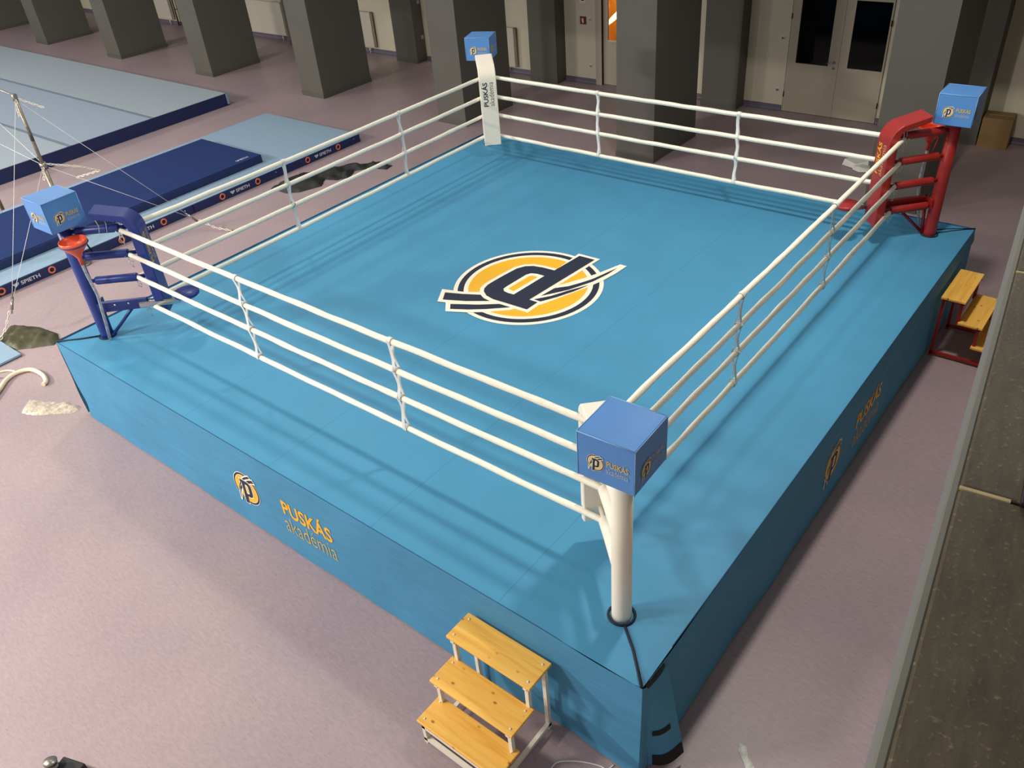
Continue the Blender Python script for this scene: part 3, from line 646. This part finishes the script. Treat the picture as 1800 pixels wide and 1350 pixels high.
# spacers holding the four ropes together
SPL = {'front': ('on the near ropes', 'closer to the navy post', 'closer to the nearest white post'), 'right': ('on the right ropes', 'closer to the nearest white post', 'closer to the red post'),
       'far': ('on the far ropes', 'closer to the far white post', 'closer to the red post'), 'left': ('on the left ropes', 'closer to the navy post', 'closer to the far white post')}
FR = {'front': (0.335, 0.67), 'right': (0.335, 0.665), 'far': (0.33, 0.675), 'left': (0.36, 0.69)}
for name, a, c, desc in SIDES:
    d = (c - a).normalized(); nrm = Vector((-d.y, d.x, 0))
    for w_i, frc in enumerate(FR[name]):
        e = empty('rope_spacer', a.lerp(c, frc) + Vector((0, 0, RZ[3]))); tag(e, 'white webbing spacer tying four ropes %s, %s' % (SPL[name][0], SPL[name][1 + w_i]), 'spacer', 'rope spacers')
        zs = [z - RZ[3] for z in RZ]
        for side in (-1, 1):
            b = B(); pts = []
            for k in range(3):
                z0, z1 = zs[k], zs[k + 1]
                for q in range(7):
                    t = q / 6; bend = math.sin(PI * t)
                    pts.append((nrm * side * (0.034 - 0.026 * bend) + d * (0.010 * math.sin(5 * t + k * 2 + w_i * 3 + side * 0.1) * bend + 0.005 * math.sin(k * 2.2 + w_i * 1.7 + len(name))), z0 + (z1 - z0) * t))
            b.grid(lambda u, v: pts[round(u * 20)][0] + d * (v - 0.5) * 0.036 + Vector((0, 0, pts[round(u * 20)][1])), 20, 1)
            b.obj('webbing', M['strap'], e)
        for k in range(4):
            B().tube([d * (-0.022) + Vector((0, 0, zs[k] - 0.008)), d * 0.022 + Vector((0, 0, zs[k] - 0.008))], 0.032, 14, cap=False).obj('loop', M['strap'], e)

# ================================================================ WOODEN STEPS
TREADS = [(0.0, 0.8), (0.232, 0.53), (0.425, 0.265)]
def steps(loc, rz, paint, label):
    """local x along the tread, local -y away from the ring, back edge of the top tread at y=0"""
    e = empty('wooden_steps', loc, rz); tag(e, label, 'steps', 'three-tread wooden steps at the ring'); hw = 0.39
    for y, z in TREADS:
        t = B().rbox((-hw, -y - 0.26, z - 0.026), (hw, -y, z), 0.004, 2).obj('tread', M['wood'], e)
        for px in (-hw + 0.045, hw - 0.045):
            for py in (-0.045, -0.215):
                B().lathe([(0.009, 0), (0.009, 0.003), (0, 0.004)], 10, (px, -y + py, z)).obj('screw', M['white'], t)
    hx = hw - 0.05; r = 0.016
    def bar(p, q, name):
        p = Vector(p); q = Vector(q); lo = [min(p[i], q[i]) - r for i in range(3)]; hi = [max(p[i], q[i]) + r for i in range(3)]
        B().box(lo, hi).obj(name, paint, e)
    for sx in (-1, 1):
        x = sx * hx
        bar((x, -0.03, r), (x, -0.03, 0.774 - r), 'leg'); bar((x, -0.225, 0.504), (x, -0.225, 0.774 - r), 'leg')
        bar((x, -0.45, 0.24), (x, -0.45, 0.504 - r), 'leg'); bar((x, -0.66, r), (x, -0.66, 0.24 - r), 'leg')
        bar((x, -0.03, r + 0.03), (x, -0.66, r + 0.03), 'floor_rail'); bar((x, -0.05, 0.758), (x, -0.24, 0.758), 'tread_rail')
        bar((x, -0.26, 0.488), (x, -0.47, 0.488), 'tread_rail'); bar((x, -0.45, 0.223), (x, -0.66, 0.223), 'tread_rail')
    bar((-hx, -0.66, 0.2), (hx, -0.66, 0.2), 'cross_rail'); bar((-hx, -0.66, 0.045), (hx, -0.66, 0.045), 'cross_rail')
    return e
steps((2.805, -3.945, 0), 0, M['white_paint'], 'pine steps with white steel frame in front of the ring')
steps((3.955, 2.91, 0), PI / 2, M['red_paint'], 'pine steps with red steel frame at the right side of the ring')

# ================================================================ GYMNASTICS MATS AND APPARATUS
# big spring floor
e = empty('sprung_floor', (-22, -5, 0)); tag(e, 'big pale blue gymnastics floor mat with navy edge at the upper left', 'mat')
X1, Y1, XF = -13.25, 4.95, -38
def m_box(lo, hi, name, mat, parent, off=(22, 5, 0), r=0.01):
    return B().rbox([lo[i] + off[i] for i in range(3)], [hi[i] + off[i] for i in range(3)], r).obj(name, mat, parent)
m_box((XF, -14, 0.0), (X1 - 0.02, Y1 - 0.02, 0.265), 'core', M['mat_side'], e)
m_box((X1 - 0.02, -14, 0.0), (X1, Y1, 0.285), 'edge_strip', M['mat_side'], e, r=0.005)
m_box((XF, Y1 - 0.02, 0.0), (X1 - 0.02, Y1, 0.285), 'edge_strip', M['mat_side'], e, r=0.005)
m_box((XF, 2.93, 0.265), (X1 - 0.02, Y1 - 0.02, 0.29), 'carpet_roll', M['carpet'], e, r=0.004)
m_box((XF, 0.90, 0.265), (X1 - 0.02, 2.83, 0.29), 'carpet_roll', M['carpet2'], e, r=0.004)
m_box((XF, -14, 0.265), (X1 - 0.02, 0.80, 0.29), 'carpet_roll', M['carpet'], e, r=0.004)
m_box((XF, 2.83, 0.265), (X1 - 0.02, 2.93, 0.288), 'carpet_seam', M['carpet_seam'], e, r=0.002)
m_box((XF, 0.80, 0.265), (X1 - 0.02, 0.90, 0.288), 'carpet_seam', M['carpet_seam'], e, r=0.002)
B().rbox((22 - 13.255, 5 + 4.90, 0.03), (22 - 13.235, 5 + 4.955, 0.28), 0.004).obj('corner_patch', M['mat_top'], e)

# landing mats in 2.07 m modules, each with two vent rings and a maker's mark
MX0, MX1, MZ = -11.30, -8.12, 0.17
MODS = [4.6 - 2.07 * k for k in range(5)]
ring_me = B().lathe([(0.026, 0.0), (0.045, 0.0), (0.046, 0.006), (0.026, 0.006), (0.026, 0.0)], 24, cap=False).mesh('vent_ring', M['vent'])
hole_me = B().lathe([(0.0, 0.003), (0.027, 0.003)], 20).mesh('vent_hole', M['dark'])
MLAB = ['pale blue landing mat farthest from the camera, beside the far ropes', 'pale blue landing mat second from the far end, partly under the navy mat',
        'pale blue landing mat in the middle of the row, under the navy mat', 'pale blue landing mat left of the navy corner post, under the navy mat', 'pale blue landing mat at the left picture edge']
for k, y1 in enumerate(MODS):
    y0 = y1 - 2.064; e = empty('landing_mat', ((MX0 + MX1) / 2, (y0 + y1) / 2, 0)); hx = (MX1 - MX0) / 2; hy = 1.032
    tag(e, MLAB[k], 'mat', 'pale blue landing mats in a row')
    B().rbox((-hx, -hy, 0), (hx, hy, MZ - 0.008), 0.008).obj('body', M['mat_side'], e)
    B().rbox((-hx + 0.012, -hy + 0.002, MZ - 0.012), (hx - 0.012, hy - 0.002, MZ), 0.003).obj('top_cloth', M['mat_top'], e)
    for yy in (0.41, -0.41):
        m = Matrix.Translation((hx + 0.001, yy, 0.085)) @ Matrix.Rotation(PI / 2, 4, 'Y') @ Matrix.Rotation(PI / 2, 4, 'Z')
        o = link('vent_ring', ring_me, e); o.matrix_local = m @ Matrix.Scale(1.35, 4); o2 = link('vent_hole', hole_me, o)
    lettering(e, 'SPIETH', M['print_white'], frame((hx + 0.003, -0.10, 0.055), (0, 1, 0), (0, 0, 1)), 0.31, 0.062, 0.02)
    bb = B()
    for q in range(3): bb.poly([(0, -0.235 + 0.038 * q, 0.115), (0, -0.205 + 0.038 * q, 0.115), (0, -0.172 + 0.018 * q, 0.06 + 0.012 * q), (0, -0.186 + 0.018 * q, 0.05 + 0.012 * q)])
    o = bb.obj('maker_mark', M['print_white'], e); o.location = (hx + 0.003, 0, 0)
    B().lathe([(0.016, 0), (0.012, 0.006), (0, 0.008)], 12, (0, 0, 0), Matrix.Translation((hx, 0.86, 0.11)) @ Matrix.Rotation(PI / 2, 4, 'Y')).obj('snap_button', M['chrome'], e)
    B().rbox((hx - 0.0, -hy + 0.0, 0.0), (hx + 0.003, -hy + 0.012, MZ - 0.02), 0.001).obj('joint_strap', M['dark'], e)
e = empty('top_mat', (-9.7, -1.6, MZ)); tag(e, 'navy blue soft mat lying on top of the pale blue landing mats', 'mat')
B().rbox((-1.02, -4.4, 0), (1.02, 4.1, 0.145), 0.02, 3).obj('body', M['mat_side'], e)
B().rbox((-1.015, -4.395, 0.142), (1.015, 4.095, 0.155), 0.005).obj('top_cloth', M['navy_mat'], e)
o = lettering(e, 'SPIETH', M['print_white'], frame((0.90, 3.60, 0.1565), (0, 1, 0), (-1, 0, 0)), 0.28, 0.07, 0.008)
o = recenter(B().rbox((-6.9, -4.45, 0), (-6.05, -3.74, 0.04), 0.004).obj('thin_mat', [M['mat_top']])); tag(o, 'small thin pale blue mat at the left edge beside the olive bag', 'mat')
pk = B().box((-0.426, -0.356, 0.001), (0.426, 0.356, 0.012)); pk.obj('mat_base', M['mat_side'], o)

# high bar with guy cables
hb = empty('high_bar', (-8.0, -1.76, 0)); tag(hb, 'steel gymnastics high bar with cables and chains behind the navy post', 'gymnastics bar')
H0 = Vector((-8.0, -1.76, 0)); U2 = Vector((-11.62, -1.45, 0)) - H0
def local(p): return Vector(p) - H0
def upright(p, name='upright'):
    u = B().cyl(p, p + Vector((0, 0, 1.7)), 0.034, 14).cyl(p + Vector((0, 0, 1.6)), p + Vector((0, 0, 2.72)), 0.026, 14).obj(name, M['grey_steel'], hb)
    B().cyl(p + Vector((0, 0, 0)), p + Vector((0, 0, 0.03)), 0.11, 18).obj('base_plate', M['steel'], u)
    B().cyl(p + Vector((0, 0, 1.66)), p + Vector((0, 0, 1.74)), 0.05, 14).obj('collar', M['steel'], u)
    B().cyl(p + Vector((0, 0, 2.08)), p + Vector((0, 0, 2.30)), 0.0275, 14).obj('scale_strip', M['scale'], u)
    b = B().cyl(p + Vector((0, 0, 2.68)), p + Vector((0, 0, 2.78)), 0.036, 12).cyl(p + Vector((-0.06, 0, 2.76)), p + Vector((0.05, 0, 2.76)), 0.03, 10); b.obj('head', M['steel'], u)
upright(Vector((0, 0, 0))); upright(U2)
B().tube([Vector((0, 0, 2.76)), Vector((0, 0, 2.76)).lerp(U2 + Vector((0, 0, 2.76)), 0.5) + Vector((0, 0, -0.01)), U2 + Vector((0, 0, 2.76))], 0.014, 10).obj('bar', M['steel'], hb)
def chain(pts, name='chain', n=None, parent=None):
    P = [Vector(p) for p in pts]; b = B(); seg = []
    for i in range(len(P) - 1):
        k = max(1, int((P[i + 1] - P[i]).length / 0.055))
        for q in range(k): seg.append((P[i].lerp(P[i + 1], q / k), P[i].lerp(P[i + 1], (q + 1) / k)))
    for i, (p, q) in enumerate(seg):
        t = (q - p).normalized(); sd = t.orthogonal().normalized(); sd = Matrix.Rotation(PI / 2 * (i % 2), 3, t) @ sd; c = (p + q) / 2
        b.tube([c + t * 0.033 * math.cos(a) + sd * 0.015 * math.sin(a) for a in [2 * PI * w / 8 for w in range(8)]], 0.0065, 5, closed=True)
    return b.obj(name, M['white_paint'], hb)
def cable(p, q, r=0.004): return B().cyl(p, q, r, 6).obj('guy_cable', M['strap'], hb)
top = Vector((0, 0, 2.7)); mid = Vector((0, 0, 1.7))
A1 = local((-6.68, -3.78, 0.0)); tb1 = local((-6.62, -3.40, 0.50))
A2 = local((-6.81, 0.33, 0)); tb2 = local((-7.42, 0.02, 0.24))
def turnbuckle(p, t):
    t = t.normalized(); b = B().cyl(p - t * 0.09, p + t * 0.09, 0.02, 10).cyl(p - t * 0.15, p + t * 0.15, 0.01, 8); return b.obj('turnbuckle', M['steel'], hb)
for tb, an in ((tb1, A1), (tb2, A2)):
    turnbuckle(tb, tb - top); cable(top, tb); cable(mid, tb)
    chain([tb + (an - tb).normalized() * 0.12, tb.lerp(an, 0.55) + Vector((0, 0, -0.04)), an + Vector((0, 0, 0.01))])
    B().lathe([(0.05, 0), (0.045, 0.012), (0.0, 0.014)], 16, an).obj('floor_anchor', M['steel'], hb)
# slack chain hooked round the collar, short shackles at the head
chain([mid + Vector((0.02, 0.02, 0.02)), local((-7.82, -1.30, 1.55)), local((-7.86, -1.02, 1.38)), local((-8.32, -1.22, 1.25))])
chain([mid + Vector((0.03, -0.02, 0.0)), local((-7.93, -1.86, 1.5))]); chain([top + Vector((0.03, -0.01, 0)), local((-7.94, -1.83, 2.47))]); chain([top + Vector((0.02, 0.03, 0)), local((-7.85, -1.48, 2.52))])
cable(mid + Vector((0, 0, 0.03)), local((-10.66, -1.25, 1.90))); cable(mid, local((-9.85, -1.70, 1.79)))

# ================================================================ LOOSE THINGS ON THE FLOOR
def inside(p, poly):
    c = False; n = len(poly)
    for i in range(n):
        (x0, y0), (x1, y1) = poly[i], poly[(i + 1) % n]
        if (y0 > p[1]) != (y1 > p[1]) and p[0] < (x1 - x0) * (p[1] - y0) / (y1 - y0) + x0: c = not c
    return c
def dist(p, poly):
    best = 9; n = len(poly); p = Vector(p)
    for i in range(n):
        a, c = Vector(poly[i]), Vector(poly[(i + 1) % n]); ab = c - a; t = max(0, min(1, (p - a).dot(ab) / max(1e-9, ab.length_squared))); best = min(best, (p - a - ab * t).length)
    return best
def heap(name, poly, h, mat, step=0.05, sd=0, fr=6.0, amp=0.5, wd=0.10, base=0.003):
    """crumpled cloth lying on the floor inside an outline"""
    n = len(poly); out = []
    for i in range(n):
        a, c = Vector(poly[i]), Vector(poly[(i + 1) % n]); k = max(1, int((c - a).length / step))
        for q in range(k):
            p = a.lerp(c, q / k); out.append(p + Vector((noise.noise((p.x * 9, p.y * 9, sd)), noise.noise((p.x * 9, p.y * 9, sd + 3)))) * 0.022)
    N = len(out); pts = list(out); poly2 = [tuple(p) for p in out]
    xs = [p.x for p in out]; ys = [p.y for p in out]; x = min(xs)
    while x < max(xs):
        y = min(ys)
        while y < max(ys):
            q = (x + random.uniform(-0.3, 0.3) * step, y + random.uniform(-0.3, 0.3) * step)
            if inside(q, poly2) and dist(q, poly2) > step * 0.45: pts.append(Vector(q))
            y += step
        x += step
    vs, _, fs, *_ = delaunay_2d_cdt(pts, [(i, (i + 1) % N) for i in range(N)], [list(range(N))], 1, 1e-6)
    b = B(); bv = []
    for v in vs:
        dd = dist((v.x, v.y), poly2) if inside((v.x, v.y), poly2) else 0
        rid = 1 - abs(noise.noise((v.x * fr, v.y * fr * 0.8, sd)) * 1.8); rid2 = noise.noise((v.x * fr * 2.3, v.y * fr * 2.3, sd + 7))
        z = base + h * (1 - math.exp(-dd / wd)) * (1 - amp + amp * rid + 0.25 * amp * rid2)
        bv.append(b.bm.verts.new((v.x, v.y, max(base, z))))
    for f in fs:
        fc = b.bm.faces.new([bv[i] for i in f]); fc.smooth = True; fc.normal_update()
        if fc.normal.z < 0: fc.normal_flip()
    return recenter(b.obj(name, mat))
o = heap('crumpled_cover', [(-7.75, 1.89), (-7.85, 2.31), (-7.80, 2.75), (-7.62, 3.05), (-7.45, 3.35), (-7.10, 3.70), (-6.82, 3.94), (-6.45, 3.9), (-6.42, 3.71), (-6.75, 3.58), (-6.95, 3.35), (-6.78, 3.07), (-6.90, 2.85), (-7.15, 2.75), (-6.95, 2.5), (-7.08, 2.1), (-7.28, 1.93)], 0.12, M['dgarment'], 0.045, 2, 3.6, 0.8, 0.10)
tag(o, 'long crumpled black nylon cover lying on the floor left of the ring', 'cover')
o = heap('nylon_bag', [(-6.75, -3.80), (-6.95, -3.55), (-7.06, -3.42), (-6.6, -3.21), (-6.2, -3.16), (-5.99, -3.22), (-5.93, -3.33), (-6.11, -3.54), (-6.28, -3.70), (-6.45, -3.80), (-6.6, -3.88)], 0.11, M['olive'], 0.035, 9, 5.5, 0.65, 0.08)
tag(o, 'flat olive green nylon bag on the floor beside the left corner', 'bag')
o = heap('plastic_film', [(-4.70, -4.40), (-4.84, -4.25), (-4.89, -4.19), (-4.64, -4.06), (-4.44, -3.98), (-4.41, -3.92), (-4.30, -3.93), (-4.21, -3.89), (-4.10, -3.94), (-4.12, -4.03), (-4.22, -4.10), (-4.35, -4.21), (-4.5, -4.33)], 0.07, M['film'], 0.03, 5, 4.5, 0.75, 0.05)
tag(o, 'crumpled clear plastic wrapping on the floor by the ring corner', 'wrapping')
o = heap('white_scrap', [(4.36, -3.26), (4.40, -3.25), (4.45, -3.31), (4.53, -3.37), (4.55, -3.44), (4.50, -3.43), (4.43, -3.37), (4.38, -3.32)], 0.03, M['white'], 0.012, 8, 30, 0.9, 0.02)  # small white crumpled patch on the floor
tag(o, 'tiny white crumpled scrap on the floor by the stone ledge', 'scrap')
def spline(pts, n=8):
    P = [Vector(p) for p in pts]; P = [P[0] * 2 - P[1]] + P + [P[-1] * 2 - P[-2]]; out = []
    for i in range(1, len(P) - 2):
        for q in range(n):
            t = q / n; a, b_, c, d = P[i - 1:i + 3]
            out.append(0.5 * ((2 * b_) + (c - a) * t + (2 * a - 5 * b_ + 4 * c - d) * t * t + (3 * b_ - a - 3 * c + d) * t ** 3))
    return out + [P[-2]]
o = recenter(B().tube(spline([(-5.26, -4.5, .03), (-5.45, -4.3, .03), (-5.59, -4.15, .03), (-5.63, -3.99, .03), (-5.53, -3.85, .032), (-5.28, -3.82, .03), (-5.08, -3.87, .03), (-5.03, -3.93, .028)]), 0.028, 10).obj('foam_tube', M['foam'])); tag(o, 'curved cream foam tube on the floor at the left edge', 'foam tube')
for q, (pts, lab) in enumerate(((((-5.95, -4.22, .012), (-5.85, -4.05, .012), (-5.72, -3.98, .012)), 'thin white foam offcut behind the curved foam tube'), (((-5.82, -4.30, .02), (-5.75, -4.18, .02)), 'short white foam offcut beside the curved foam tube'))):
    o = recenter(B().tube(spline(pts), 0.012 if q == 0 else 0.02, 8).obj('foam_offcut', M['foam'])); tag(o, lab, 'foam tube')
o = recenter(B().tube(spline([(3.36, -4.27, .005), (3.36, -4.18, .005), (3.43, -4.11, .005), (3.53, -4.05, .005), (3.63, -4.01, .005), (3.69, -4.0, .005), (3.71, -3.945, .005)]), 0.005, 6).obj('white_cord', M['string'])); tag(o, 'thin white cord on the floor right of the white-framed steps', 'cord')
# folded white foam sheets by the column
e = empty('foam_sheet', (1.22, 7.85, 0)); tag(e, 'folded white foam sheet on the floor, seen through the far ropes', 'foam sheet')
for k, (pts, z) in enumerate(((((-0.25, -0.07), (-0.06, 0.2), (0.05, 0.28), (0.22, 0.24), (0.2, -0.05), (0.0, -0.16)), 0.11), (((-0.02, -0.2), (0.1, -0.05), (0.3, 0.0), (0.3, -0.22), (0.12, -0.28)), 0.06))):
    b = B(); n = len(pts); lo = [b.bm.verts.new((x, y, 0.01 + 0.01 * (i % 2) * k)) for i, (x, y) in enumerate(pts)]; hi = [b.bm.verts.new((x * 0.9, y * 0.9 + 0.02, z + 0.03 * math.sin(i * 2.1))) for i, (x, y) in enumerate(pts)]
    b._f(hi); b._f(lo[::-1])
    for i in range(n): b._f([lo[i], lo[(i + 1) % n], hi[(i + 1) % n], hi[i]])
    b.obj('fold', M['white'], e)
# cardboard carton leaning by the back wall
e = empty('cardboard_carton', (2.91, 9.86, 0), math.radians(4)); tag(e, 'brown cardboard carton on the floor by the back wall at right', 'carton')
B().rbox((-0.24, -0.19, 0), (0.24, 0.19, 0.53), 0.004).obj('box', M['carton'], e); B().box((-0.235, -0.01, 0.531), (0.235, 0.18, 0.545)).obj('flap', M['carton'], e)
b = B().box((-0.243, -0.03, 0.12), (-0.2415, 0.03, 0.53)); b.obj('tape', M['grout'], e)
# unidentified black and silver object reaching in at the bottom edge
e = empty('ringed_box', (0.36, -6.46, 0), math.radians(20)); tag(e, 'small black box with silver ringed cap on the floor at bottom edge', 'unidentified object')
B().rbox((-0.02, -0.14, 0), (0.19, 0.09, 0.10), 0.01).obj('housing', M['dark'], e)
b = B().lathe([(0.045, 0.0), (0.045, 0.05), (0.052, 0.055), (0.052, 0.07), (0.042, 0.075), (0.042, 0.10), (0.05, 0.105), (0.05, 0.12), (0.0, 0.125)], 24, (0, 0, 0), Matrix.Translation((-0.03, -0.03, 0.06)) @ Matrix.Rotation(math.radians(-15), 4, 'X')); b.obj('cap', M['steel'], e)
